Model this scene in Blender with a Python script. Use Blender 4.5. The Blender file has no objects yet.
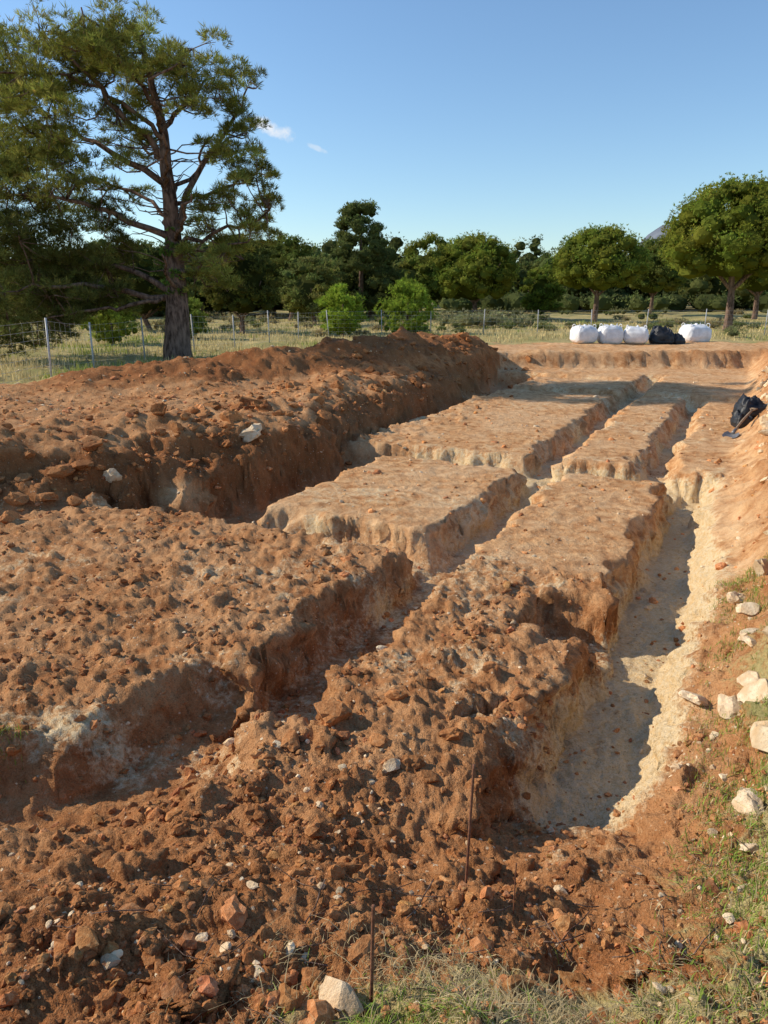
import bpy, math, numpy as np
from mathutils import Vector
rng=np.random.default_rng(7)
scene=bpy.context.scene
SF,CF=math.sin(math.radians(26)),math.cos(math.radians(26))
H=1.65
# ------------------------------------------------ helpers
def hsh(xi,yi,seed):
    h=(xi*374761393+yi*668265263+seed*1442695041)&0xffffffff
    h=((h^(h>>13))*1274126177)&0xffffffff
    h=h^(h>>16)
    h=(h*2246822519)&0xffffffff
    return ((h^(h>>15))&0xffffff)/float(0x1000000)
def perlin(x,y,seed=0):
    xi=np.floor(x).astype(np.int64); yi=np.floor(y).astype(np.int64)
    fx=x-xi; fy=y-yi
    u=fx*fx*fx*(fx*(fx*6-15)+10); v=fy*fy*fy*(fy*(fy*6-15)+10)
    def g(ix,iy,dx,dy):
        a=hsh(ix,iy,seed)*2*np.pi
        return np.cos(a)*dx+np.sin(a)*dy
    n00=g(xi,yi,fx,fy); n10=g(xi+1,yi,fx-1,fy); n01=g(xi,yi+1,fx,fy-1); n11=g(xi+1,yi+1,fx-1,fy-1)
    return ((n00*(1-u)+n10*u)*(1-v)+(n01*(1-u)+n11*u)*v)*1.5
def fbm(x,y,o=4,seed=0,gain=.5):
    t=0;a=1.0;f=1.0
    for i in range(o):
        t=t+a*perlin(x*f+i*17.3,y*f-i*9.1,seed+i); a*=gain; f*=2.03
    return t
def worley(x,y,seed=0):
    xi=np.floor(x).astype(np.int64); yi=np.floor(y).astype(np.int64)
    best=np.full(x.shape,9.0); val=np.zeros(x.shape)
    for i in (-1,0,1):
        for j in (-1,0,1):
            cx=xi+i; cy=yi+j
            px=cx+hsh(cx,cy,seed); py=cy+hsh(cx,cy,seed+5)
            d=np.hypot(px-x,py-y); hv=hsh(cx,cy,seed+9)
            m=d<best; best=np.where(m,d,best); val=np.where(m,hv,val)
    return best,val
def sst(a,b,x):
    t=np.clip((x-a)/(b-a),0,1); return t*t*(3-2*t)
def sdpoly(x,y,P):
    P=np.array(P,float); n=len(P); d=np.full(x.shape,1e9); ins=np.zeros(x.shape,bool)
    for i in range(n):
        ax,ay=P[i]; bx,by=P[(i+1)%n]
        ex,ey=bx-ax,by-ay; wx,wy=x-ax,y-ay
        t=np.clip((wx*ex+wy*ey)/(ex*ex+ey*ey),0,1)
        d=np.minimum(d,np.hypot(wx-ex*t,wy-ey*t))
        c=((ay>y)!=(by>y))&(x<(bx-ax)*(y-ay)/((by-ay) if by!=ay else 1e-9)+ax)
        ins^=c
    return np.where(ins,d,-d)
def dline(x,y,P):
    d=np.full(x.shape,1e9); tt=np.zeros(x.shape); n=len(P)-1
    for i in range(n):
        ax,ay=P[i]; bx,by=P[i+1]; ex,ey=bx-ax,by-ay; wx,wy=x-ax,y-ay
        t=np.clip((wx*ex+wy*ey)/(ex*ex+ey*ey),0,1); dd=np.hypot(wx-ex*t,wy-ey*t)
        m=dd<d; d=np.where(m,dd,d); tt=np.where(m,(i+t)/n,tt)
    return d,tt
def make_mesh(name,V,F,mat=None,col=None,smooth=False,link=True):
    V=np.asarray(V,np.float32); F=np.asarray(F,np.int32)
    me=bpy.data.meshes.new(name); k=F.shape[1]
    me.vertices.add(len(V)); me.vertices.foreach_set('co',V.ravel())
    me.loops.add(F.size); me.loops.foreach_set('vertex_index',F.ravel())
    me.polygons.add(len(F)); me.polygons.foreach_set('loop_start',np.arange(0,F.size,k,dtype=np.int32))
    me.polygons.foreach_set('loop_total',np.full(len(F),k,np.int32))
    me.update(calc_edges=True)
    me.polygons.foreach_set('use_smooth',np.full(len(F),smooth,bool))
    if col is not None:
        c=np.asarray(col,np.float32)
        if c.shape[1]==3: c=np.c_[c,np.ones(len(c),np.float32)]
        a=me.color_attributes.new('mask','FLOAT_COLOR','POINT'); a.data.foreach_set('color',c.ravel())
    if mat: me.materials.append(mat)
    me.validate()
    ob=bpy.data.objects.new(name,me)
    if link: scene.collection.objects.link(ob)
    return ob
class MB:
    def __init__(s): s.V=[];s.F=[];s.C=[];s.n=0
    def add(s,V,F,C=None):
        V=np.asarray(V,float); F=np.asarray(F,int)
        if F.shape[1]==4: F=np.r_[F[:,[0,1,2]],F[:,[0,2,3]]]
        s.V.append(V); s.F.append(F+s.n); s.n+=len(V)
        if C is None: C=(1,1,1)
        C=np.asarray(C,float)
        if C.ndim==1: C=np.tile(C,(len(V),1))
        s.C.append(C)
    def obj(s,name,mat,smooth=False,link=True):
        return make_mesh(name,np.concatenate(s.V),np.concatenate(s.F),mat,np.concatenate(s.C),smooth,link)
def tube(mb,pts,rad,seg=8,col=(1,1,1),cap=True):
    P=np.array(pts,float); n=len(P); rad=np.broadcast_to(np.array(rad,float),(n,))
    T=np.gradient(P,axis=0); T/=np.linalg.norm(T,axis=1)[:,None]+1e-9
    up=np.array([0,0,1.]) if abs(T[0,2])<.9 else np.array([1.,0,0])
    V=[]
    for i in range(n):
        a=np.cross(T[i],up); a/=np.linalg.norm(a)+1e-9; b=np.cross(T[i],a)
        th=np.arange(seg)*2*np.pi/seg
        V.append(P[i]+rad[i]*(np.cos(th)[:,None]*a+np.sin(th)[:,None]*b))
    V=np.concatenate(V); F=[]
    for i in range(n-1):
        for j in range(seg):
            k=(j+1)%seg; F.append((i*seg+j,i*seg+k,(i+1)*seg+k,(i+1)*seg+j))
    F=np.array(F)
    F=np.r_[F[:,[0,1,2]],F[:,[0,2,3]]]
    if cap:
        V=np.r_[V,[P[0]],[P[-1]]]; m=n*seg
        c=[(m,(j+1)%seg,j) for j in range(seg)]+[(m+1,(n-1)*seg+j,(n-1)*seg+(j+1)%seg) for j in range(seg)]
        F=np.r_[F,c]
    mb.add(V,F,col)
def ico(sub):
    import bmesh
    bm=bmesh.new(); bmesh.ops.create_icosphere(bm,subdivisions=sub,radius=1)
    V=np.array([v.co[:] for v in bm.verts]); F=np.array([[v.index for v in f.verts] for f in bm.faces]); bm.free()
    return V,F
def curve_pts(P,n=12,wob=0.0):
    P=np.array(P,float); m=len(P); t=np.linspace(0,m-1,n); out=[]
    for q in t:
        i=min(int(q),m-2); f=q-i
        p0=P[max(i-1,0)];p1=P[i];p2=P[i+1];p3=P[min(i+2,m-1)]
        out.append(.5*((2*p1)+(-p0+p2)*f+(2*p0-5*p1+4*p2-p3)*f*f+(-p0+3*p1-3*p2+p3)*f**3))
    out=np.array(out)
    if wob: out[1:-1]+=rng.normal(0,wob,(n-2,3))
    return out
# ------------------------------------------------ materials
def newmat(name):
    m=bpy.data.materials.new(name); m.use_nodes=True; nt=m.node_tree; nt.nodes.clear()
    out=nt.nodes.new('ShaderNodeOutputMaterial'); return m,nt,out
class NT:
    def __init__(s,nt): s.nt=nt
    def n(s,t,**k):
        x=s.nt.nodes.new(t)
        for a,b in k.items(): setattr(x,a,b)
        return x
    def l(s,a,b): s.nt.links.new(a,b)
    def val(s,inp,v):
        if isinstance(v,bpy.types.NodeSocket): s.l(v,inp)
        else: inp.default_value=v
    def noise(s,scale,detail=4,rough=.55,vec=None,dist=0):
        x=s.n('ShaderNodeTexNoise'); x.inputs['Scale'].default_value=scale; x.inputs['Detail'].default_value=detail
        x.inputs['Roughness'].default_value=rough; x.inputs['Distortion'].default_value=dist
        if vec: s.l(vec,x.inputs['Vector'])
        return x.outputs['Fac']
    def ramp(s,f,a,b,lo=0.,hi=1.):
        x=s.n('ShaderNodeMapRange',interpolation_type='SMOOTHSTEP'); s.val(x.inputs[0],f)
        x.inputs[1].default_value=a; x.inputs[2].default_value=b; x.inputs[3].default_value=lo; x.inputs[4].default_value=hi
        return x.outputs[0]
    def math(s,op,a,b=0.):
        x=s.n('ShaderNodeMath',operation=op); s.val(x.inputs[0],a); s.val(x.inputs[1],b); return x.outputs[0]
    def mix(s,f,a,b,mode='MIX'):
        x=s.n('ShaderNodeMix',data_type='RGBA',blend_type=mode); s.val(x.inputs[0],f)
        for i,c in ((6,a),(7,b)):
            if isinstance(c,tuple): x.inputs[i].default_value=(*c,1) if len(c)==3 else c
            else: s.l(c,x.inputs[i])
        return x.outputs[2]
    def bump(s,h,strength,dist,nrm=None):
        x=s.n('ShaderNodeBump'); x.inputs['Strength'].default_value=strength; x.inputs['Distance'].default_value=dist
        s.l(h,x.inputs['Height'])
        if nrm: s.l(nrm,x.inputs['Normal'])
        return x.outputs[0]
def principled(N,out,col,rough=.9,nrm=None,spec=.2):
    b=N.n('ShaderNodeBsdfPrincipled'); N.val(b.inputs['Base Color'],(*col,1) if isinstance(col,tuple) else col)
    N.val(b.inputs['Roughness'],rough); b.inputs['Specular IOR Level'].default_value=spec
    if nrm: N.l(nrm,b.inputs['Normal'])
    N.l(b.outputs[0],out.inputs[0]); return b
def soil_base(N,P,n1,n2,n3):
    c=N.mix(N.ramp(n2,.32,.68),(.26,.085,.026),(.49,.195,.064))
    c=N.mix(N.ramp(n1,.35,.7,0,.6),c,(.57,.275,.108))
    return c
def ground_mat():
    m,nt,out=newmat('excavated_ground'); N=NT(nt)
    geo=N.n('ShaderNodeNewGeometry'); P=geo.outputs['Position']
    at=N.n('ShaderNodeAttribute',attribute_name='mask'); sep=N.n('ShaderNodeSeparateColor'); N.l(at.outputs['Color'],sep.inputs[0])
    R,G,B=sep.outputs[0],sep.outputs[1],sep.outputs[2]; A=at.outputs['Alpha']
    n1=N.noise(1.1,5,.6,P); n2=N.noise(6,5,.65,P); n3=N.noise(28,5,.7,P); n4=N.noise(120,3,.7,P)
    c=soil_base(N,P,n1,n2,n3)
    tan=N.mix(N.ramp(n2,.3,.7),(.66,.32,.125),(.80,.49,.24))
    tan=N.mix(N.ramp(n1,.4,.65,0,.6),tan,(.84,.57,.32))
    bf=N.math('MULTIPLY',B,N.ramp(N.math('ADD',n2,N.math('MULTIPLY',n3,.6)),.55,.95,.45,1.))
    c=N.mix(bf,c,tan)
    cr=N.mix(N.ramp(n3,.3,.7),(.74,.50,.235),(.85,.69,.44))
    rf=N.ramp(N.math('ADD',R,N.math('MULTIPLY',N.math('SUBTRACT',N.math('ADD',n2,n3),1.),1.2)),.24,.76)
    c=N.mix(rf,c,cr)
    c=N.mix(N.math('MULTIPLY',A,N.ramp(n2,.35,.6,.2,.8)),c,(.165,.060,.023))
    c=N.mix(N.ramp(n3,.52,.72,0,.45),c,N.mix(.5,c,(.70,.45,.24)))
    dk=N.math('MULTIPLY',N.ramp(n4,.33,.50,.5,0.),N.math('SUBTRACT',1.,N.math('MULTIPLY',B,.5)))
    c=N.mix(dk,c,(.12,.047,.018))
    c=N.mix(N.ramp(n4,.56,.72,0.,.4),c,(.68,.45,.24))
    vor=N.n('ShaderNodeTexVoronoi'); vor.inputs['Scale'].default_value=30; N.l(P,vor.inputs['Vector'])
    sv=N.n('ShaderNodeSeparateColor'); N.l(vor.outputs['Color'],sv.inputs[0])
    peb=N.math('MULTIPLY',N.ramp(vor.outputs['Distance'],.14,.24,1,0),N.ramp(sv.outputs[0],.82,.84,0,1))
    c=N.mix(N.math('MULTIPLY',peb,.75),c,(.72,.57,.39))
    ng=N.noise(.35,5,.6,P)
    gc=N.mix(N.ramp(ng,.4,.62),(.50,.39,.17),(.25,.24,.075))
    gc=N.mix(N.ramp(n3,.3,.7,0,.6),gc,(.54,.43,.20))
    gc=N.mix(N.ramp(n2,.5,.7,0,.5),gc,(.15,.16,.05))
    gf=N.ramp(N.math('ADD',G,N.math('MULTIPLY',N.math('SUBTRACT',N.math('ADD',n2,n3),1.),.9)),.3,.7)
    c=N.mix(gf,c,gc)
    h=N.math('ADD',N.math('MULTIPLY',n3,1.),N.math('MULTIPLY',n4,.55))
    b1=N.bump(h,.9,.026)
    b2=N.bump(n2,.7,.05,b1)
    principled(N,out,c,.95,b2,.1); return m
def clod_mat(name,soil=True):
    m,nt,out=newmat(name); N=NT(nt)
    geo=N.n('ShaderNodeNewGeometry'); P=geo.outputs['Position']
    at=N.n('ShaderNodeAttribute',attribute_name='mask')
    n1=N.noise(1.1,5,.6,P); n2=N.noise(6,5,.65,P); n3=N.noise(60,5,.7,P)
    if soil:
        c=soil_base(N,P,n1,n2,n3); c=N.mix(N.ramp(n3,.45,.7,0,.4),c,(.64,.39,.19)); c=N.mix(N.ramp(n3,.35,.5,.4,0),c,(.13,.05,.02))
    else:
        k=N.noise(15,4,.6,P)
        c=N.mix(N.ramp(k,.35,.65),(.62,.46,.29),(.80,.68,.50)); c=N.mix(N.ramp(n3,.45,.7,0,.6),c,(.52,.31,.15))
    c=N.mix(1.,c,at.outputs['Color'],'MULTIPLY')
    principled(N,out,c,.93,N.bump(n3,.9,.012),.12); return m
def foliage_mat(name,trans=.3):
    m,nt,out=newmat(name); N=NT(nt)
    at=N.n('ShaderNodeAttribute',attribute_name='mask')
    d=N.n('ShaderNodeBsdfDiffuse'); t=N.n('ShaderNodeBsdfTranslucent'); g=N.n('ShaderNodeMixShader')
    N.l(at.outputs['Color'],d.inputs[0]); N.l(at.outputs['Color'],t.inputs[0]); g.inputs[0].default_value=trans
    N.l(d.outputs[0],g.inputs[1]); N.l(t.outputs[0],g.inputs[2]); N.l(g.outputs[0],out.inputs[0]); return m
def bark_mat():
    m,nt,out=newmat('pine_bark'); N=NT(nt)
    tc=N.n('ShaderNodeTexCoord'); mp=N.n('ShaderNodeMapping'); mp.inputs['Scale'].default_value=(1,1,.3); N.l(tc.outputs['Object'],mp.inputs[0])
    n1=N.noise(12,5,.7,mp.outputs[0]); n2=N.noise(3,3,.5,mp.outputs[0])
    c=N.mix(N.ramp(n1,.35,.65),(.05,.032,.024),(.24,.16,.12)); c=N.mix(N.ramp(n2,.4,.7,0,.5),c,(.30,.20,.145))
    principled(N,out,c,.95,N.bump(n1,1,.05),.1); return m
def simple_mat(name,a,b,scale=8,rough=.6,bd=.01,bs=.4,metal=0):
    m,nt,out=newmat(name); N=NT(nt); tc=N.n('ShaderNodeTexCoord')
    n1=N.noise(scale,5,.6,tc.outputs['Object'])
    p=principled(N,out,N.mix(N.ramp(n1,.35,.65),a,b),rough,N.bump(n1,bs,bd),.4); p.inputs['Metallic'].default_value=metal; return m
M_ground=ground_mat()
M_clod=clod_mat('soil_clod'); M_rock=clod_mat('limestone',False)
M_fol=foliage_mat('foliage',.36); M_grass=foliage_mat('grass_blade',.25)
M_bark=bark_mat()
M_bag=simple_mat('woven_white_plastic',(.68,.68,.68),(.82,.82,.82),6,.6,.03)
M_blk=simple_mat('black_plastic',(.012,.012,.014),(.03,.03,.032),9,.5,.02)
M_rust=simple_mat('rusty_steel',(.13,.05,.025),(.24,.10,.05),60,.8,.002)
M_galv=simple_mat('galvanised_steel',(.36,.36,.36),(.5,.5,.49),20,.5,.001)
M_grey=simple_mat('worn_grey_metal',(.13,.13,.14),(.26,.26,.26),14,.5,.002,metal=.4)
M_wood=simple_mat('weathered_wood',(.20,.13,.08),(.34,.24,.15),30,.8,.002)
# ------------------------------------------------ terrain
PIT=[(-16,3.5),(-9,6.1),(-4.4,8.0),(-1.9,9.75),(-1.1,11.4),(-.75,13.3),(2.1,20.8),(3.87,25.1),(12.4,24.7),(20,24.2),(20,-20),(-16,-20)]
NEARX=[(-.72,3.75),(-.95,3.02),(-1.25,2.82),(-1.8,2.75),(-4.5,2.2),(-4.9,2.6),(-2.3,3.05),(-1.5,3.4),(-1.05,4.1)]
MOUND=[(-5.6,15.6),(-3.6,16.4),(-1.7,17.8),(0.2,21.0),(1.9,24.2)]
TR=[ # s1,s2,p1,p2,depth
 (2.9,10.0,-2.53,-2.03,.37),(9.8,23.5,-2.74,-2.28,.31),(5.8,6.3,-7.5,-2.2,.31),(9.5,10.2,-7.2,-.3,.31),
 (9.8,18.5,-1.22,-.86,.31),(18.2,18.9,-7.5,-.1,.3),(6.0,10.0,-5.7,-4.62,.42),(10,22.5,-7.5,-5.6,.4),
 (4.66,5.24,-1.2,-.5,.31),(21.6,22.3,-7.5,-3.4,.3),(3.42,3.58,-1.09,-1.02,.28)]
def terrain(x,y,full=True):
    s0=SF*x+CF*y; p0=CF*x-SF*y
    dist=np.hypot(x,y); wf=1-.6*sst(8,20,dist)
    w1=(fbm(x*.9,y*.9,3,11)*.13+fbm(x*3.3,y*3.3,3,21,.45)*.06)*wf
    w2=(fbm(x*.9,y*.9,3,31)*.13+fbm(x*3.3,y*3.3,3,41,.45)*.06)*wf
    s=s0+w1; p=p0+w2
    sd=sdpoly(x+w1*2.2,y+w2*2.2,PIT)
    Lw=.95-.5*sst(18,23,y)
    L=sst(-.15,1,sd/Lw+.22*fbm(x*.9,y*.9,2,45)*(y<22)); R=sst(.62,-.1,p)
    N=sst(1.15,2.8,y+w1*1.5)
    cw=.11+.18*np.clip(.5+fbm(x*1.7,y*1.7,3,47),0,1.2)
    T=np.zeros(x.shape); Tw=np.zeros(x.shape)
    for (a,b,c,d,dep) in TR:
        q=np.minimum(np.minimum(s-a,b-s),np.minimum(p-c,d-p))
        t=sst(-.55,.45,q/cw)*dep; T=np.maximum(T,t); Tw=np.maximum(Tw,sst(-.35,.0,q))
    q=np.minimum(10.2-s,p+.75); t=np.minimum(np.minimum(sst(-.55,.45,q/cw),sst(-.05,-.38,p)),np.clip((s-2.55)/.62,0,1))*.39
    T=np.maximum(T,t); Tr=np.minimum(sst(-.1,.12,q),sst(.02,-.25,p))*sst(2.9,3.4,s)
    q=sdpoly(x+w1*1.2,y+w2*1.2,NEARX); T=np.maximum(T,sst(-.20,.18,q)*.28)
    T=T*sst(.5,1,L)
    z=-.5*L*R*N-T
    z=z-.08*np.exp(-((x-.3)/.5)**2-((y-2.5)/.33)**2)+.06*np.exp(-((x+.1)/.6)**2-((y-3.4)/.45)**2)*(T<.1)
    d,tt=dline(x+w1*2,y+w2*2,MOUND)
    prof=np.interp(tt,[0,.25,.5,.75,1],[.25,.5,.62,.66,.5])
    mo=prof*sst(2.1,.1,d)*(1+.32*fbm(x*.9,y*.9,3,51))*(1-L)
    out=1-L
    z=z+mo+out*.08*fbm(x*.5,y*.5,3,61)+out*.12*np.exp(-((sd+.7)/.6)**2)*(1+fbm(x*1.5,y*1.5,3,71))*(y<25)
    rb=sst(.25,.8,p)*sst(3.2,1.2,p)*sst(3.0,5.,s)*sst(30,24,s)
    z=z+rb*(.12+.12*fbm(x*1.4,y*1.4,3,81))
    far=sst(40,140,dist); z=z+far*1.0
    top=(1-np.clip(T/.3,0,1))
    r_block=np.where(s<5.8,1.,np.where(p<-4.7,.8,.30))
    rgh=np.where(L*R>.5,r_block*top+.5*(1-top),np.where(y<3,.95,.8))
    lw=sst(.02,.2,L)*sst(.98,.8,L)*(y<24)*(x<4)
    rgh=rgh+.6*lw+.35*(mo>.12)
    rgh=rgh*(1-.8*sst(26,45,dist))*np.where((y<25.5),1,.4)
    nn=fbm(x*3,y*3,3,91)
    rr=rgh*(.35+.9*np.clip(nn+.5,0,1.4))
    w,v=worley(x*5.0+w1*6,y*5.0+w2*5,101); z=z+rr*.045*np.clip(1-(w/.6)**2,0,1)*v*sst(.45,.85,v)
    w,v=worley(x*14+w2*8,y*14+w2*9,111); z=z+rr*.022*np.clip(1-(w/.55)**2,0,1)*v
    z=z+rgh*(.032*fbm(x*2.2,y*2.2,3,121)+.022*fbm(x*8,y*8,5,131,.62)+.006*np.abs(fbm(x*30,y*30,3,136)))
    z=z+lw*.07*fbm(x*2.0,y*2.0,4,139)
    z=z+.009*top*L*R*np.sin(s0*22+3*w1*10)*sst(-.1,.5,perlin(x*.6,y*.6,141))*sst(3.2,4,s0)
    if not full: return z
    nz=fbm(x*.8,y*.8,4,151)
    inside=L*R*N
    flo=np.clip(T/.31,0,1)**1.5
    nearleft=sst(-.6,-1.2,x)*sst(4.2,3.6,y)
    cream=.46*Tr+.56*np.exp(-((p+.25)/.15)**2)*sst(3.2,4.,s)*sst(13,9,s)
    cream=cream+.60*flo*sst(9.0,9.6,s)*sst(11,10.2,s)*sst(-3.2,-2.3,p)
    cream=cream+(.38-.30*nearleft)*flo*(p>-4.6)*(1+.5*nz)+.14*np.clip(Tw,0,1)*(s>5.5)*(p>-4.5)
    cream=cream+.62*np.exp(-((x+1.65)/.55)**2-((y-3.45)/.20)**2)+.3*np.exp(-((x+.8)/.2)**2-((y-3.3)/.25)**2)
    cream=cream+.36*sst(.05,.6,nz)*inside*(1-nearleft)
    ylim=np.interp(x,[-14,-6.5,-5,-1,1.5,4,8,40],[13.5,15.5,18,22.5,27,29,31,31])+nz*1.2
    G=sst(-.6,.9,y-ylim)
    G=np.maximum(G,.75*sst(.9,2.0,p+nz*.5)*sst(1,2,y))
    G=np.maximum(G,.75*sst(1.1,.6,np.hypot((x-.30)/.62,(y-1.38)/.36)+.25*nz))
    G=np.maximum(G,.70*sst(-.12,.28,p+nz*.15)*sst(5.4,3.6,s)*sst(.45,.75,x))
    G=np.maximum(G,sst(1.0,.5,y+nz*.2))
    blk=inside*(.33+.5*sst(5.6,6.3,s)+.35*sst(-4.8,-4.2,p)*sst(5.5,6.5,s))+.30*(1-L)*(d>1.6)*(y<16)
    blk=np.maximum(blk,.9*sst(24.6,25.2,y)*(1-G))
    blk=blk*sst(1.2,4.5,y)+.10
    blk=blk*(1-.35*np.clip(T/.25,0,1)*(s<9))
    blk=np.clip(blk-.5*(mo>.12)-.6*lw,0,1)
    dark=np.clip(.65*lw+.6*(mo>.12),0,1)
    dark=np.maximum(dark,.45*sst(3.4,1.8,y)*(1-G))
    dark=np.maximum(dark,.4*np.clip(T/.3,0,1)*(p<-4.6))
    return z,np.c_[np.clip(cream,0,1),G,blk,dark]
fine=np.arange(-38,38.01,.16)
co=np.concatenate([np.linspace(-180,-60,25)[:-1],np.linspace(-60,-38,30)[:-1],fine,np.linspace(38,60,30)[1:],np.linspace(60,180,25)[1:-1]])
ang=np.radians(co)
rad=np.concatenate([[.12,.25,.4,.55,.68],np.exp(np.arange(math.log(.8),math.log(60),.0056)),np.geomspace(62,5000,60)])
na,nr=len(ang),len(rad)
Rr,Aa=np.meshgrid(rad,ang,indexing='ij')
X=(Rr*np.sin(Aa)).ravel(); Y=(Rr*np.cos(Aa)).ravel()
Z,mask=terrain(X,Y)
G3=np.stack([X,Y,Z],-1).reshape(nr,na,3)
dr=np.gradient(G3,axis=0); da=np.roll(G3,-1,1)-np.roll(G3,1,1)
nrm=np.cross(da,dr); nrm/=np.linalg.norm(nrm,axis=2)[...,None]+1e-12; nrm[nrm[...,2]<0]*=-1
nrm=nrm.reshape(-1,3); steep=sst(.25,.75,1-nrm[:,2])*(Y<26)*(np.hypot(X,Y)<28)
u1=X*1.3+Y*.5; u2=Y*1.3-X*.5
dsp=.060*fbm(u1*2.2+Z*2,Z*6+u2*1.2,4,161,.55)+.026*fbm(u2*5,Z*14+u1*2,4,171,.6)
wv,vv=worley(u1*6+u2*2,Z*7.5+u2*2,181); dsp=dsp+.05*np.clip(1-(wv/.6)**2,0,1)*vv*(vv>.5)
hh_=nrm[:,:2]/(np.linalg.norm(nrm[:,:2],axis=1)[:,None]+1e-6)
sc=(steep*dsp*(1+.5*sst(6,12,Y)))[:,None]
X=X+hh_[:,0]*sc[:,0]; Y=Y+hh_[:,1]*sc[:,0]; Z=Z+.35*sc[:,0]
i,j=np.meshgrid(np.arange(nr-1),np.arange(na),indexing='ij'); j2=(j+1)%na
F=np.stack([i*na+j,i*na+j2,(i+1)*na+j2,(i+1)*na+j],-1).reshape(-1,4)
F=F[:,::-1]
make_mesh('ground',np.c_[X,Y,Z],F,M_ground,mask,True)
def hz(x,y): return terrain(np.atleast_1d(np.asarray(x,float)),np.atleast_1d(np.asarray(y,float)),False)
# ------------------------------------------------ clods and rocks
def rock_templates(n,sub,amp,sq,pl=7):
    out=[]
    V0,F0=ico(sub)
    for k in range(n):
        V=V0.copy()
        r=1+amp*np.array([fbm(np.array([v[0]*1.3+k*7+v[2]]),np.array([v[1]*1.3-v[2]*.8+k*3]),3,200+k)[0] for v in V])
        V=V*r[:,None]
        for q in range(pl):
            nrm=rng.normal(size=3); nrm/=np.linalg.norm(nrm); dd=V@nrm; lim=rng.uniform(.55,.85)
            V=V-np.clip(dd-lim,0,None)[:,None]*nrm*.9
        V[:,2]*=sq; out.append(V)
    return out,F0
def scatter(mb,tpl,F0,x,y,z,size,tint,stretch=.35):
    n=len(x)
    for k in range(len(tpl)):
        idx=np.arange(k,n,len(tpl))
        if len(idx)==0: continue
        V=tpl[k]; a=rng.uniform(0,2*np.pi,len(idx)); t=rng.normal(0,.35,len(idx))
        sc=1+rng.uniform(-stretch,stretch,(len(idx),3))
        W=V[None]*sc[:,None]*size[idx][:,None,None]
        ct,st=np.cos(t)[:,None],np.sin(t)[:,None]
        y2=W[...,1]*ct-W[...,2]*st; z2=W[...,1]*st+W[...,2]*ct
        ca,sa=np.cos(a)[:,None],np.sin(a)[:,None]
        x3=W[...,0]*ca-y2*sa; y3=W[...,0]*sa+y2*ca
        P=np.stack([x3+x[idx][:,None],y3+y[idx][:,None],z2+z[idx][:,None]],-1).reshape(-1,3)
        Fk=(F0[None]+(np.arange(len(idx))*len(V))[:,None,None]).reshape(-1,3)
        mb.add(P,Fk,np.repeat(tint[idx],len(V),0))
def sp(x,y): return SF*x+CF*y, CF*x-SF*y
tplc,F1=rock_templates(10,2,.5,.65,4)
tplr,F1=rock_templates(8,2,.3,.6)
tplb,F2=rock_templates(8,3,.5,.66,9)
mb=MB()
n=25000
r=np.exp(rng.uniform(math.log(1.25),math.log(16),n)); a=np.radians(rng.uniform(-38,34,n))
x=r*np.sin(a); y=r*np.cos(a); s,p=sp(x,y)
clus=fbm(x*1.6,y*1.6,3,301)
dens=np.where(s<5.8,.85,.18)*np.where((p>-4.6),1,1.6)*np.clip(.45+clus*1.2,.05,1)
dens=np.where((p>-.74)&(p<-.2)&(s>3.0)&(s<10),.15,dens)
dens=np.where((p<-5.6)&(s>6),.7,dens)
dens=np.where(np.hypot((x-.28)/.55,(y-1.4)/.36)<1,.12,dens)
dens=np.where(p>.1,.2,dens)
dens=np.where((p>-.6)&(p<.2)&(s<3.2),.3,dens)
k=rng.random(n)<dens; x,y,s,p=x[k],y[k],s[k],p[k]
dist=np.hypot(x,y)
size=np.exp(rng.normal(math.log(.0082),.58,len(x)))*(.8+dist*.085); size=np.clip(size,.004,.055)
z=hz(x,y)+size*.12
tint=np.clip(rng.normal(1.05,.2,(len(x),1)),.5,1.5)*(1+rng.normal(0,.04,(len(x),3)))
tint=tint*np.where(s>5.8,1.35,1)[:,None]*np.array([1,1.04,1.1])
scatter(mb,tplc,F1,x,y,z,size,tint)
bx=np.array([-.26,-.02,.12,-.45,.35,.5,-.7,-.1,.22,-1.0,-.55,.05,.42,-.3,.75,.62]); by=np.array([3.42,3.2,3.05,3.2,3.25,3.5,2.3,2.75,2.95,2.2,2.7,3.6,2.9,2.05,3.7,3.95])
bs=np.array([.12,.06,.055,.065,.055,.07,.05,.045,.045,.055,.045,.055,.05,.04,.05,.05])
nb=150; r=np.exp(rng.uniform(math.log(1.5),math.log(6),nb)); a=np.radians(rng.uniform(-35,8,nb))
bx=np.r_[bx,r*np.sin(a)]; by=np.r_[by,r*np.cos(a)]; bs=np.r_[bs,rng.uniform(.018,.042,nb)]
nb=420; yy=rng.uniform(9,25,nb); xx=np.interp(yy,[9,11.4,13.3,20.8,25],[-2.6,-1.1,-.75,2.1,3.9])+rng.normal(-.5,.9,nb)
bx=np.r_[bx,xx]; by=np.r_[by,yy]; bs=np.r_[bs,np.clip(rng.gamma(2,.03,nb),.03,.16)]
nb=160; xx=rng.uniform(-7,-2,nb); yy=np.interp(xx,[-9,-4.4,-1.9],[6.1,8.0,9.75])+rng.normal(-.3,.45,nb)
bx=np.r_[bx,xx]; by=np.r_[by,yy]; bs=np.r_[bs,np.clip(rng.gamma(2,.025,nb),.02,.12)]
scatter(mb,tplb,F2,bx,by,hz(bx,by)+bs*.12,bs,np.clip(rng.normal(.90,.12,(len(bx),1)),.6,1.1)*np.ones((1,3)),.25)
mb.obj('soil_clods',M_clod,False)
mb=MB()
n=7000; r=np.exp(rng.uniform(math.log(1.3),math.log(22),n)); a=np.radians(rng.uniform(-38,34,n)); x=r*np.sin(a); y=r*np.cos(a); s,p=sp(x,y)
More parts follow.
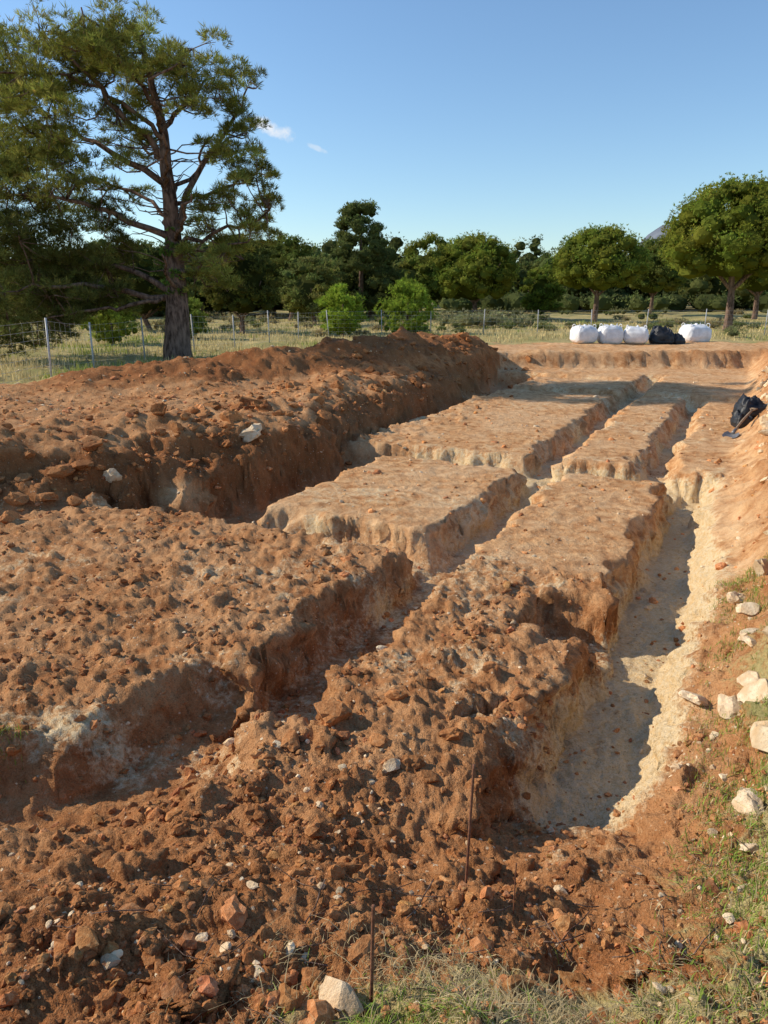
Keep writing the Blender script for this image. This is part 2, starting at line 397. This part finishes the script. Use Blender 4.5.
k=rng.random(n)<np.where((p>-.1)|((x<1)&(y>12)),.9,.45)*np.clip(.5+fbm(x,y,3,401),.1,1); x,y=x[k],y[k]
size=np.exp(rng.normal(math.log(.0070),.58,len(x)))*(.7+np.hypot(x,y)*.09); size=np.clip(size,.003,.045)
scatter(mb,tplr,F1,x,y,hz(x,y)+size*.1,size,np.clip(rng.normal(.98,.18,(len(x),1)),.5,1.2)*np.array([[1.04,1,.92]]))
n=760; s=rng.uniform(3.0,22,n); p=.22+rng.gamma(2.2,.28,n); x=SF*s+CF*p; y=CF*s-SF*p
size=rng.gamma(2.,.021,n)+.014; size=np.clip(size,.015,.11)
scatter(mb,tplb,F2,x,y,hz(x,y)+size*.15,size,np.clip(rng.normal(.98,.15,(n,1)),.6,1.2)*np.array([[1.05,1,.9]]))
bx=np.array([-.106,.03,-1.74,-3.1,1.80,1.86,1.72,1.42,1.5,2.3,2.5,2.15,.55,.64,.60,-.42,-.28,.78,1.38,1.30,-.45,1.95,2.05]); by=np.array([1.47,3.02,9.75,8.25,3.4,3.25,3.65,2.43,2.6,4.3,4.9,4.0,2.18,2.2,1.2,1.95,2.75,2.9,3.0,2.2,1.75,3.5,3.75])
bs=np.array([.060,.05,.16,.11,.09,.10,.07,.065,.055,.08,.08,.07,.022,.026,.03,.03,.022,.03,.03,.03,.015,.08,.06])
scatter(mb,tplb,F2,bx,by,hz(bx,by)+bs*.2,bs,np.ones((len(bx),3))*np.array([1.05,1.0,.93]),.25)
mb.obj('limestone_rocks',M_rock,False)
# ------------------------------------------------ foliage
def rdir(n):
    v=rng.normal(size=(n,3)); return v/np.linalg.norm(v,axis=1)[:,None]
def tufts(mb,C,D,size,K,width,col,spread=.8):
    n=len(C); d=D[:,None]*1.0+rdir(n*K).reshape(n,K,3)*spread
    d/=np.linalg.norm(d,axis=2)[...,None]
    L=size[:,None]*rng.uniform(.6,1.15,(n,K))
    side=np.cross(d,rdir(n*K).reshape(n,K,3)); side/=np.linalg.norm(side,axis=2)[...,None]+1e-9
    w=(width*L/np.mean(size))[...,None]*.5
    b=C[:,None]; tip=b+d*L[...,None]; mid=b+d*(L*.35)[...,None]
    V=np.stack([mid-side*w-d*(L*.25)[...,None],mid+side*w,tip],2).reshape(-1,3)
    F=np.arange(n*K*3).reshape(-1,3)
    cc=np.repeat(col,K*3,0)*np.repeat(rng.uniform(.8,1.2,(n*K,1)),3,0)
    mb.add(V,F,cc)
IC2V,IC2F=ico(2)
def clump(mb,c,r,n,size,K,width,base,flat=.65,core=.0):
    c=np.asarray(c,float); d=rdir(n); d[:,2]=np.where(d[:,2]<-.2,-d[:,2]*.6,d[:,2]); 
    rr=r*rng.uniform(.35,1,n)**.6
    P=c+d*rr[:,None]*np.array([1,1,flat])
    var=np.clip(rng.normal(1,.22,(n,1)),.5,1.7)*rng.uniform(.8,1.2)
    col=np.array(base)[None]*var*(1+rng.normal(0,.06,(n,3)))
    D=d+np.array([0,0,.45]); D/=np.linalg.norm(D,axis=1)[:,None]
    tufts(mb,P,D,np.full(n,size)*rng.uniform(.7,1.3,n),K,width,np.clip(col,.005,.6))
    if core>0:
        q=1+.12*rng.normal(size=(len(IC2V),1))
        mb.add(c+IC2V*q*r*core*np.array([1,1,flat]),IC2F,np.array(base)*.6)  # inner lump coloured darker: shade between the needles put into its colour
def crown(mb,c,rx,rz,nl,nt,size,K,width,base,core=.55,bottom=.5,lump=.34,f0=.66,f1=.93):
    c=np.asarray(c,float); ga=np.pi*(3-5**.5)
    for k in range(nl):
        zz=1-1.8*(k+.5)/nl; rr=math.sqrt(max(0,1-zz*zz)); th=k*ga+rng.normal(0,.25)
        f=rng.uniform(f0,f1)
        v=np.array([rr*math.cos(th),rr*math.sin(th),zz if zz>0 else zz*bottom])*f
        pos=c+v*np.array([rx,rx,rz]); lr=rx*lump*rng.uniform(.75,1.2)
        tone=np.array(base)*rng.uniform(.8,1.2)*np.array([rng.uniform(.9,1.15),1,rng.uniform(.85,1.1)])
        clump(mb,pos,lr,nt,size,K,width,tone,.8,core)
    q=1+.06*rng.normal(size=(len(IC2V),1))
    mb.add(c+IC2V*q*np.array([rx,rx,rz])*.62*np.array([1,1,.9]),IC2F,np.array(base)*.35)  # central filler blob, the crown's inner shade painted as a darker green
def stone_pine(name,x,y,top,w,bottom,base=(.075,.105,.026),nl=92,nt=66,size=.17):
    g=float(hz(x,y)[0]); root=bpy.data.objects.new(name,None); scene.collection.objects.link(root); root.location=(x,y,g)
    base=tuple(np.array(base)*np.array([2.45,2.2,1.7]))
    f=MB(); rx=w/2*.93; ch=(top-bottom); cz=bottom+ch*.40-g; rz=(top-g-cz)*.98; lean=rng.uniform(-.3,.3)
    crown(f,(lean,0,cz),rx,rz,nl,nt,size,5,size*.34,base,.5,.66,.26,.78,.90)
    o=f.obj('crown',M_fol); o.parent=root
    t=MB(); tr=.03*w+.03
    pts=curve_pts([(0,0,-.2),(lean*.3+.08,0,bottom*.5),(lean*.7,0,bottom+ch*.15),(lean,0,cz+rz*.3)],9,.02)
    tube(t,pts,np.linspace(tr,tr*.35,9),8)
    for k in range(7):
        a=k*.9+.3; e=np.array([lean+math.cos(a)*rx*.65,math.sin(a)*rx*.65,cz+rz*rng.uniform(-.1,.3)])
        st=pts[4+k%3]; tube(t,curve_pts([st,(st+e)/2+[0,0,-.15],e],6),np.linspace(tr*.45,.02,6),6)
    o=t.obj('trunk',M_bark,True); o.parent=root
    return root
stone_pine('stone_pine',7.1,60,6.6,7.4,1.3,(.10,.13,.028))
stone_pine('stone_pine',3.9,66,7.2,5.4,1.0,(.095,.12,.03),64)
stone_pine('stone_pine',15.1,55,6.7,7.0,2.0,(.095,.125,.028))
stone_pine('stone_pine',24.2,70,7.2,6.4,1.8,(.075,.10,.03),64)
stone_pine('stone_pine',18.9,42,7.9,8.0,2.3,(.09,.118,.025),135,76,.16)
stone_pine('stone_pine',12.6,62,4.4,3.6,.3,(.085,.12,.028),40)
stone_pine('stone_pine',-4.6,50,4.5,4.6,.3,(.085,.105,.04),50)
stone_pine('stone_pine',-7.4,60,6.7,5.8,.8,(.065,.085,.025),56)
stone_pine('stone_pine',-7.4,39,4.8,4.4,.7,(.05,.062,.022),50)
stone_pine('stone_pine',-13.,42,4.8,5.4,.5,(.05,.065,.022),50)
stone_pine('stone_pine',29.,60,8.,7.6,1.8,(.075,.105,.026),56)
# taller pine with a rounded-conical crown
def conic_pine(name,x,y,top,w,bottom,base):
    g=float(hz(x,y)[0]); root=bpy.data.objects.new(name,None); scene.collection.objects.link(root); root.location=(x,y,g)
    f=MB()
    for k in range(150):
        t_=rng.random()**.9; a=rng.uniform(0,6.28); rr=w/2*math.sin(math.pi*(.30+.62*t_))**.9*rng.uniform(.45,.92)
        clump(f,(math.cos(a)*rr,math.sin(a)*rr,bottom+t_*(top-bottom-.5)),w*.095*rng.uniform(.8,1.3),60,.18,5,.06,np.array(base)*rng.uniform(.75,1.3),.8,.55)
    f.obj('crown',M_fol).parent=root
    t=MB(); tube(t,[(0,0,-.2),(.1,0,top*.5),(0,0,top*.93)],[.24,.15,.03],8); t.obj('trunk',M_bark,True).parent=root
conic_pine('aleppo_pine',-1.9,62,9.0,6.2,.8,(.15,.175,.055))
def young(name,x,y,top,w,base):
    g=float(hz(x,y)[0]); root=bpy.data.objects.new(name,None); scene.collection.objects.link(root); root.location=(x,y,g)
    f=MB()
    for k in range(80):
        t=rng.random()**1.1; a=rng.uniform(0,6.28); rr=w/2*.85*math.sin(math.pi*(.22+.68*t))**.8*rng.uniform(.3,1.1)
        clump(f,(math.cos(a)*rr,math.sin(a)*rr,.15+t*(top-.3)*rng.uniform(.9,1.05)),w*.12,34,.15,6,.028,np.array(base)*rng.uniform(.75,1.25),1.1,.4)
    f.obj('crown',M_fol).parent=root
    t=MB(); tube(t,[(0,0,-.1),(0.03,0,top*.5),(0,0,top*.85)],[.07,.05,.02],6); t.obj('trunk',M_bark,True).parent=root
young('young_pine',-1.95,36,2.35,2.7,(.30,.40,.05))
young('young_pine',1.15,38,2.5,3.1,(.28,.37,.05))
young('young_pine',-10.4,29,1.7,2.2,(.30,.36,.06))
young('young_pine',-8.4,33,1.6,1.6,(.22,.27,.05))
f=MB(); t=MB()
xs=[]
for k in range(70):
    yy=rng.uniform(84,125); xx=-60+k*1.85+rng.normal(0,1.2)
    xs.append((xx*yy/95,yy,rng.uniform(6.0,9.0)*yy/104+.9))
for k in range(22): xs.append((-33+k*1.55+rng.normal(0,.6),rng.uniform(64,78),rng.uniform(3.4,6.0)))
for (xx,yy,hh) in xs:
    w=rng.uniform(7,10); b=np.array([.14,.165,.05])*rng.uniform(.65,1.4)
    crown(f,(xx,yy,hh*.5+.3),w/2,hh*.48,22,34,.34,4,.12,b,.55,1.,.34,.74,.92)
    tube(t,[(xx,yy,0),(xx+.2,yy,hh*.5)],[.22,.12],6)
for k in range(80):
    yy=rng.uniform(74,92); xx=(-58+k*1.5+rng.normal(0,.6))*yy/90
    clump(f,(xx,yy,1.3),rng.uniform(1.4,2.3),70,.34,4,.11,np.array([.16,.19,.065])*rng.uniform(.6,1.4),.75,.6)
o=f.obj('distant_tree_line',M_fol); q=t.obj('trunks',M_bark,True); q.parent=o
f=MB()
for k in range(150):
    yy=rng.uniform(33,75); xx=rng.uniform(-.5,.62)*yy
    if 5<xx<15 and yy<38: continue
    r=rng.uniform(.2,.55)*(1+(yy>50)*.6); g=float(hz(xx,yy)[0])
    b=[(.22,.23,.10),(.36,.31,.15),(.17,.20,.07),(.42,.34,.17)][k%4]
    for q in range(3): clump(f,(xx+rng.normal(0,r*.6),yy+rng.normal(0,r*.5),g+r*.35),r*.75,34,.16,5,.03,b,.8,.4)
for k in range(26):
    xx=rng.uniform(3.5,8.5); yy=rng.uniform(44,50); r=rng.uniform(.4,.8)
    clump(f,(xx,yy,r*.6),r,50,.2,5,.035,(.30,.30,.15),.9,.4)
f.obj('scrub',M_fol)
# ------------------------------------------------ big pine (left)
TX,TY=-5.75,21.0
def lz(v):
    a=(512-v)/740; return H+TY*(-.2756+.9613*a)/(.9613+.2756*a)
def lx(u,v):
    a=(512-v)/740; return (u-384)/740*TY/(.9613+.2756*a)-TX
tg=float(hz(TX,TY)[0])
def L3(u,v,dy=0): return np.array([lx(u,v),dy,lz(v)-tg])
root=bpy.data.objects.new('pine_tree',None); scene.collection.objects.link(root); root.location=(TX,TY,tg)
t=MB(); f=MB()
trunk=curve_pts([(0,0,-.3),(0.02,0,.5),L3(177,300),L3(173,240,.05),L3(168,180,-.05),L3(160,120,.1),L3(148,70),L3(138,35)],26,.015)
tr=np.interp(np.linspace(0,1,26),[0,.06,.15,.4,.7,1],[.52,.43,.37,.24,.12,.03])
tube(t,trunk,tr,12)
limbs=[[(176,300),(120,290),(70,287),(20,292)],[(175,292),(130,272),(80,262),(20,258)],[(173,240),(120,215),(70,200),(10,195)],
 [(173,228),(200,165),(222,120),(240,75)],[(166,160),(125,115),(90,75),(60,48)],[(168,185),(110,150),(50,120),(0,108)],
 [(173,250),(205,238),(240,228),(272,212)],[(170,205),(215,185),(245,160)],[(175,278),(210,262),(238,246)],[(162,130),(185,95),(205,65)],
 [(158,110),(140,75),(110,35)],[(172,232),(150,205),(105,180),(60,168)],[(176,295),(140,305),(100,310),(60,318)],[(170,200),(190,165),(205,125)],[(165,140),(110,95),(40,80)]]
LP=[trunk[8:]]
for k,lb in enumerate(limbs):
    sgn=1 if k%2 else -1; am=rng.uniform(.4,1.9)
    pts=[L3(u,v,sgn*am*(q/(len(lb)-1))) for q,(u,v) in enumerate(lb)]
    c=curve_pts(pts,12,.06); tube(t,c,np.linspace(.10 if k<6 else .07,.018,12),7); LP.append(c[4:])
for k in range(8):
    h=1.9+k*.65; a=(1 if k%2 else -1)*math.pi/2+rng.uniform(-.6,.6); ln=rng.uniform(2.2,3.4)*(1-.05*k)
    st=np.array([np.interp(h,trunk[:,2],trunk[:,0]),0,h]); e=st+np.array([math.cos(a)*ln-.5,math.sin(a)*ln,.8])
    c=curve_pts([st,(st+e)/2+[0,0,-.1],e],9,.05); tube(t,c,np.linspace(.075,.018,9),6); LP.append(c[4:])
for k in range(60):
    h=rng.uniform(2.4,6.2); a=rng.uniform(0,6.28); ln=rng.uniform(.7,1.9)
    st=np.array([np.interp(h,trunk[:,2],trunk[:,0]),0,h]); e=st+np.array([math.cos(a)*ln,math.sin(a)*ln,rng.uniform(-.1,.5)])
    tube(t,curve_pts([st,(st+e)/2+rng.normal(0,.1,3),e],6,.03),np.linspace(.022,.006,6),4)
LPa=np.concatenate(LP)
cl=[(135,42,24),(100,38,27),(70,52,28),(172,62,22),(205,76,24),(236,72,15),(40,78,28),(15,98,28),(62,102,24),(112,78,24),(148,92,18),
(20,142,28),(60,138,24),(-20,120,40),(-35,180,42),(28,185,28),(78,168,24),(98,128,20),(128,58,22),(85,70,26),(120,105,18),(190,95,16),
(225,108,17),(245,132,15),(236,160,15),(256,185,17),(268,204,12),(246,220,17),(226,198,14),(258,234,11),(202,120,13),(262,168,8),
(18,230,32),(-20,250,45),(58,240,28),(12,282,36),(58,290,30),(92,306,22),(28,316,30),(-30,310,44),(98,262,20),(122,246,15),(110,225,18),
(205,236,15),(226,260,16),(200,272,13),(238,246,13),(215,285,11),(60,325,22),(5,340,22),(120,300,13),(-70,220,50),(-70,140,40),(40,212,28),(85,200,22),(100,282,18),(-10,60,26),(55,265,26),(130,165,14),(118,195,15),(140,135,13),(210,150,10),(205,205,12),(190,250,9),(75,315,20),(10,165,24)]
for (u,v,rp) in cl:
    r=rp*.0268
    for dep in range(3):
        dy=rng.uniform(-.9,.9)*(1.1+r*1.6) if dep else rng.uniform(-.4,.4)
        c=L3(u+rng.normal(0,rp*.28),v+rng.normal(0,rp*.28),dy)
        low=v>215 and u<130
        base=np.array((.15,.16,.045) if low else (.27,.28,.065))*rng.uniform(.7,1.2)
        d=np.linalg.norm(LPa-c,axis=1); st=LPa[d.argmin()]
        if d.min()<4: tube(t,curve_pts([st,(st+c)/2+rng.normal(0,.12,3)-[0,0,.08],c],6,.02),np.linspace(.028,.01,6),5)
        nsub=max(3,int(r*10))
        for q in range(nsub):
            cc=c+rdir(1)[0]*r*rng.uniform(.3,1.15)*np.array([1,1,.85])
            tube(t,[c,(c+cc)/2+rng.normal(0,.04,3),cc],[.012,.009,.005],4,cap=False)
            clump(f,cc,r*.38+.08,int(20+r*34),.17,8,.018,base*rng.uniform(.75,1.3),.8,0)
for k in range(34):
    h=rng.uniform(1.6,3.4); cx=np.interp(h,trunk[:,2],trunk[:,0]); a=rng.uniform(0,6.28)
    clump(f,(cx+.26*math.cos(a),.26*math.sin(a),h),.1,14,.09,5,.04,(.16,.26,.05),1.2,0)
f.obj('needle_foliage',M_fol).parent=root
t.obj('trunk_and_limbs',M_bark,True).parent=root
# ------------------------------------------------ grass
def blades(mb,x,y,z,h,w,col,lean=.5):
    n=len(x); a=rng.uniform(0,2*np.pi,n); ln=h*np.abs(rng.normal(0,lean,n))
    b=np.c_[x,y,z-.005]; sd=np.c_[np.cos(a+1.57),np.sin(a+1.57),np.zeros(n)]*w[:,None]*.5
    dr=np.c_[np.cos(a),np.sin(a),np.zeros(n)]
    m=b+dr*(ln*.35)[:,None]+np.c_[np.zeros(n),np.zeros(n),h*.6]
    tp=b+dr*ln[:,None]+np.c_[np.zeros(n),np.zeros(n),h*np.clip(1-.35*(ln/h)**2,.25,1)]
    V=np.stack([b-sd,b+sd,m-sd*.8,m+sd*.8,tp],1).reshape(-1,3)
    o=(np.arange(n)*5)[:,None,None]
    F=(np.array([[0,1,3],[0,3,2],[2,3,4]])[None]+o).reshape(-1,3)
    mb.add(V,F,np.repeat(col,5,0))
def gcol(n,fg):
    dry=np.array([.52,.41,.22]); gr=np.array([.25,.34,.06]); k=(rng.random(n)<fg)[:,None]
    return np.where(k,gr,dry)*np.clip(rng.normal(1,.25,(n,1)),.4,1.7)
mb=MB()
n=11000; x=rng.normal(.30,.30,n); y=rng.normal(1.38,.18,n); k=(y>1.0)&(fbm(x*4,y*4,2,501)>-.3)&(y<1.85); x,y=x[k],y[k]
blades(mb,x,y,hz(x,y),rng.uniform(.012,.04,len(x)),rng.uniform(.0012,.003,len(x)),gcol(len(x),.10),1.8)
n=2200; x=rng.normal(.05,.10,n); y=rng.normal(1.33,.07,n)
blades(mb,x,y,hz(x,y),rng.uniform(.015,.045,n),rng.uniform(.0015,.003,n),gcol(n,.8),1.0)
n=90000; s=rng.uniform(1.3,6.2,n); p=rng.uniform(-.15,1.9,n); x=SF*s+CF*p; y=CF*s-SF*p
nz=fbm(x*2.2,y*2.2,4,511); k=(nz>.05-.42*sst(5.2,3.4,s))&(y>.9)&(x>.55)&(rng.random(n)<.9*sst(-.12,.25,p)); x,y,nz=x[k],y[k],nz[k]
blades(mb,x,y,hz(x,y),rng.uniform(.012,.055,len(x)),rng.uniform(.002,.0045,len(x)),gcol(len(x),.72),1.0)
n=5000; s=rng.uniform(6,24,n); p=rng.uniform(.7,4,n); x=SF*s+CF*p; y=CF*s-SF*p; k=fbm(x*1.2,y*1.2,2,521)>0; x,y=x[k],y[k]
blades(mb,x,y,hz(x,y),rng.uniform(.04,.12,len(x)),rng.uniform(.006,.01,len(x)),gcol(len(x),.4),.7)
n=350; x=rng.normal(-2.0,.08,n); y=rng.normal(3.3,.05,n)
blades(mb,x,y,hz(x,y),rng.uniform(.02,.05,n),rng.uniform(.002,.004,n),gcol(n,.8),.6)
n=52000; yy=np.exp(rng.uniform(math.log(14),math.log(58),n)); xx=rng.uniform(-.62,.62,n)*yy
ylim=np.interp(xx,[-14,-6.5,-5,-1,1.5,4,8,40],[14,16,18.5,23.5,28,30,32,32])
k=(yy>ylim)&(fbm(xx*.35,yy*.35,3,531)>-.25); xx,yy=xx[k],yy[k]
gn=fbm(xx*.25,yy*.25,3,541)-.3*(yy>28)+.1*(yy<20)
c=np.where((gn>.08)[:,None],np.array([.32,.36,.09]),np.array([.64,.51,.25]))*np.clip(rng.normal(1,.22,(len(xx),1)),.5,1.5)
blades(mb,xx,yy,hz(xx,yy),rng.uniform(.08,.26,len(xx)),.008+yy*.0006,c,.4)
mb.obj('grass',M_grass)
# ------------------------------------------------ fence
def fence(name,P,step,hgt,wires=7):
    P=np.array(P,float); seg=np.linalg.norm(np.diff(P,axis=0),axis=1); cum=np.r_[0,np.cumsum(seg)]; n=int(cum[-1]/step)
    tt=np.linspace(0,cum[-1],n+1); x=np.interp(tt,cum,P[:,0]); y=np.interp(tt,cum,P[:,1]); z=hz(x,y)
    root=bpy.data.objects.new(name,None); scene.collection.objects.link(root)
    a=MB()
    for q in range(n+1):
        le=rng.normal(0,.03,2)
        tube(a,[(x[q],y[q],z[q]-.1),(x[q]+le[0],y[q]+le[1],z[q]+hgt)],[.022,.022],6)
    a.obj('posts',M_galv,True).parent=root
    b=MB()
    for w in range(wires):
        hh=.08+(hgt-.14)*w/(wires-1)
        pts=[]
        for q in range(n):
            for e in (0,.5): pts.append((x[q]+(x[q+1]-x[q])*e,y[q]+(y[q+1]-y[q])*e,(z[q]+(z[q+1]-z[q])*e)+hh-.02*(e>0)))
        pts.append((x[n],y[n],z[n]+hh)); tube(b,pts,.0025,4,cap=False)
    m=int(cum[-1]/.3); t3=np.linspace(0,cum[-1],m); x3=np.interp(t3,cum,P[:,0]); y3=np.interp(t3,cum,P[:,1]); z3=np.interp(t3,tt,z)
    for q in range(m): tube(b,[(x3[q],y3[q],z3[q]+.06),(x3[q],y3[q],z3[q]+hgt-.06)],.0015,3,cap=False)
    b.obj('wire_mesh',M_galv,True).parent=root
fence('wire_fence',[(-8.6,10.5),(-6.95,14.9),(-7.2,19.5),(-5.4,26),(-2.9,34),(3,37.5),(12,38.5),(24,36)],2.7,1.2)
# ------------------------------------------------ bulk bags
def bag(name,x,y,w,h,mat,seed,slump=0.,loops=True):
    g=float(hz(x,y)[0]); root=bpy.data.objects.new(name,None); scene.collection.objects.link(root); root.location=(x,y,g-.02); root.rotation_euler[2]=rng.uniform(-.3,.3)
    nu,nv=44,30; U,W=np.meshgrid(np.linspace(0,2*np.pi,nu,endpoint=False),np.linspace(-np.pi/2,np.pi/2,nv),indexing='xy')
    e=.42; sg=lambda c,k:np.sign(c)*np.abs(c)**k
    X=sg(np.cos(W),.35)*sg(np.cos(U),e); Y=sg(np.cos(W),.35)*sg(np.sin(U),e); Zz=(sg(np.sin(W),.6)+1)/2
    bul=1+.10*np.sin(Zz*np.pi)-.08*Zz-.25*Zz*(slump>.2)
    wa=.035+(.07 if slump>.2 else 0)
    wr=1+wa*fbm(U*2.2+seed*5,Zz*7,3,600+seed)+.02*np.sin(U*14+Zz*4)*sst(.6,1,Zz)
    V=np.stack([X*bul*wr*w/2,Y*bul*wr*w/2,Zz*h*(1+(.06+(.2 if slump>.2 else 0))*fbm(X*2+seed,Y*2,2,620+seed)-slump*(.5+.5*X)*.5)],-1)
    V[...,2]-=.09*h*sst(.5,.0,np.hypot(X,Y))*(Zz>.8)
    V=V.reshape(-1,3); F=[(a*nu+b,a*nu+(b+1)%nu,(a+1)*nu+(b+1)%nu,(a+1)*nu+b) for a in range(nv-1) for b in range(nu)]
    m=MB(); m.add(V,F); m.obj('sack_body',mat,True).parent=root
    m=MB()
    if loops:
      for sx in (-1,1):
        for sy in (-1,1):
            cx,cy=sx*w*.40,sy*w*.40
            tube(m,curve_pts([(cx,cy-.09*sy,h*.75),(cx*1.02,cy-.05*sy,h*1.0),(cx*.9,cy-.12*sy,h*1.07),(cx*.8,cy-.16*sy,h*.98),(cx*.75,cy-.1*sy,h*.9)],9),.014,5)
    k=.5 if slump>.2 else 1.
    tube(m,[(0,0,h*.7),(.03*k,.02,h*.90),(.08*k,.04,h*.98)],[.15*k,.05*k,.10*k],9)
    m.obj('neck_and_loops',mat,True).parent=root
for q,(x,y,w,h) in enumerate([(7.70,29.3,.84,.66),(8.72,29.3,.84,.72),(9.68,29.2,.88,.64),(12.35,30.2,.98,.72)]): bag('bulk_bag',x,y,w,h,M_bag,q+1,.04*q%.1)
bag('black_rubble_sack',10.75,29.4,.95,.66,M_blk,8,.35,False)
bag('black_rubble_sack',11.3,29.2,.5,.40,M_blk,9,.3,False)
# black sacks and a shovel dropped on the right bank
bag('black_rubble_sack',6.45,12.95,.56,.40,M_blk,11,.35,False)
bag('black_rubble_sack',6.22,12.75,.34,.26,M_blk,12,.3,False)
root=bpy.data.objects.new('shovel',None); scene.collection.objects.link(root)
A=np.array([6.28,12.62,float(hz(6.28,12.62)[0])+.20]); Bq=np.array([5.72,12.0,float(hz(5.72,12.0)[0])+.06])
m=MB(); tube(m,curve_pts([A,(A+Bq)/2+[0,0,.02],Bq],8),.020,8); dv=(A-Bq)/np.linalg.norm(A-Bq); sdv=np.cross(dv,[0,0,1]); sdv/=np.linalg.norm(sdv)
tube(m,[A-sdv*.06+dv*.1,A+sdv*.06+dv*.1],.016,6); tube(m,[A,A-sdv*.055+dv*.1],.012,6); tube(m,[A,A+sdv*.055+dv*.1],.012,6)
m.obj('handle',M_wood,True).parent=root
m=MB(); V=[];F=[]; nvv=np.cross(sdv,dv)
for a in range(9):
    tq=a/8; wd=.12*(1-max(0,(tq-.55)/.45)**2*.85)*(.75+.25*min(1,tq*4))
    for b in range(9):
        e=(b/8-.5)*2; V.append(Bq-dv*(.28*tq)+sdv*wd*e+nvv*(.035*e*e-.02))
for a in range(8):
    for b in range(8): F.append((a*9+b,a*9+b+1,(a+1)*9+b+1,(a+1)*9+b))
m.add(V,F); tube(m,[Bq+dv*.16,Bq-dv*.02],[.024,.03],8); m.obj('blade',M_grey,True).parent=root
# ------------------------------------------------ rebar stakes
def stake(x,y,top,r,tilt,name='rebar_stake'):
    z=float(hz(x,y)[0]); m=MB(); n=40
    pts=np.linspace([x,y,z-.12],[x+tilt[0],y+tilt[1],top],n); rr=r*(1+.12*(np.arange(n)%2)); tube(m,pts,rr,8)
    m.obj(name,M_rust,True)
stake(.277,2.08,.20,.0045,(.015,0)); stake(-.036,1.49,.21,.0045,(.01,.0)); stake(.42,1.95,-.07,.002,(.0,0)); stake(-.78,1.72,.0,.003,(-.01,0))
m=MB()
for k in range(60):
    x=rng.uniform(-.9,1.4); y=rng.uniform(1.2,2.2); a=rng.uniform(0,3.14); l=rng.uniform(.03,.12)
    P=[(x+math.cos(a)*l*q,y+math.sin(a)*l*q) for q in (-1,-.3,.3,1)]; 
    zz=[float(hz(*q)[0])+.012 for q in P]; zz=np.maximum(zz,np.mean(zz))
    tube(m,[(P[q][0]+rng.normal(0,.005),P[q][1],zz[q]) for q in range(4)],rng.uniform(.001,.0022),5)
m.obj('dry_twigs',M_bark,True)
# ------------------------------------------------ distant hill
n=90; hx=np.linspace(150,1900,n); d=np.linspace(0,1,14); V=[];F=[]
prof=130*np.exp(-((hx-780)/170)**2)+85*np.exp(-((hx-1150)/330)**2)+40*np.exp(-((hx-420)/190)**2)
prof=prof*(1+.06*fbm(hx*.012,hx*0,4,700))
for b in range(14):
    f_=math.sin(d[b]*math.pi*.5)
    for a in range(n): V.append((hx[a],1650+d[b]*500,prof[a]*1.22*f_*(1+.15*perlin(np.array([hx[a]*.01]),np.array([b*.4]),3)[0])-3))
F=[(b*n+a,b*n+a+1,(b+1)*n+a+1,(b+1)*n+a) for b in range(13) for a in range(n-1)]
M_hill=simple_mat('hazy_hillside',(.12,.14,.18),(.17,.19,.22),.02,.95,.1,.1)
make_mesh('distant_hill',V,F,M_hill,None,True)
# ------------------------------------------------ light, sky
EL,AZ=math.radians(31),math.radians(-78)
ts=Vector((math.sin(AZ)*math.cos(EL),math.cos(AZ)*math.cos(EL),math.sin(EL)))
sl=bpy.data.lights.new('sun','SUN'); sl.energy=5.0; sl.angle=math.radians(.5); sl.color=(1,.89,.73)
so=bpy.data.objects.new('sun',sl); scene.collection.objects.link(so); so.rotation_euler=ts.to_track_quat('Z','Y').to_euler()
w=bpy.data.worlds.new('World'); scene.world=w; w.use_nodes=True; nt=w.node_tree; nt.nodes.clear(); N=NT(nt)
sky=N.n('ShaderNodeTexSky',sky_type='NISHITA'); sky.sun_disc=False; sky.sun_elevation=EL; sky.sun_rotation=AZ%(2*math.pi)
sky.air_density=1.15; sky.dust_density=.2; sky.ozone_density=2.4; sky.altitude=300
tc=N.n('ShaderNodeTexCoord')
def cloud(cx,cy,cz,wx,wz,amt):
    sp_=N.n('ShaderNodeSeparateXYZ'); N.l(tc.outputs['Generated'],sp_.inputs[0])
    dx=N.math('SUBTRACT',sp_.outputs[0],cx); dz=N.math('ADD',N.math('SUBTRACT',sp_.outputs[2],cz),N.math('MULTIPLY',dx,.35))
    r2=N.math('ADD',N.math('POWER',N.math('ABSOLUTE',N.math('DIVIDE',dx,wx)),2.),N.math('POWER',N.math('ABSOLUTE',N.math('DIVIDE',dz,wz)),2.))
    nn=N.noise(55,6,.6,tc.outputs['Generated'])
    v=N.math('SUBTRACT',N.math('ADD',1.,N.math('MULTIPLY',N.math('SUBTRACT',nn,.5),3.2)),r2)
    k=N.ramp(v,.0,1.3,0,amt); return N.math('MULTIPLY',k,N.math('GREATER_THAN',sp_.outputs[1],0.))
k1=cloud(-.135,.97,.197,.034,.0100,.9); k2=cloud(-.083,.97,.177,.016,.0035,.4)
c=N.mix(1.,sky.outputs[0],(.92,1.04,1.14),'MULTIPLY')
c=N.mix(k1,c,(6.3,6.4,6.6)); c=N.mix(k2,c,(6.,6.2,6.5))
bg=N.n('ShaderNodeBackground'); bg.inputs[1].default_value=.145; N.l(c,bg.inputs[0])
ow=N.n('ShaderNodeOutputWorld'); N.l(bg.outputs[0],ow.inputs[0])
# ------------------------------------------------ camera
cd=bpy.data.cameras.new('camera'); cd.lens=26; cd.sensor_width=36; cd.clip_end=12000; cd.clip_start=.05
cam=bpy.data.objects.new('camera',cd); scene.collection.objects.link(cam); cam.location=(0,0,H); cam.rotation_euler=(math.radians(74),0,0)
scene.camera=cam
scene.view_settings.view_transform='Standard'; scene.view_settings.look='None'; scene.view_settings.exposure=0
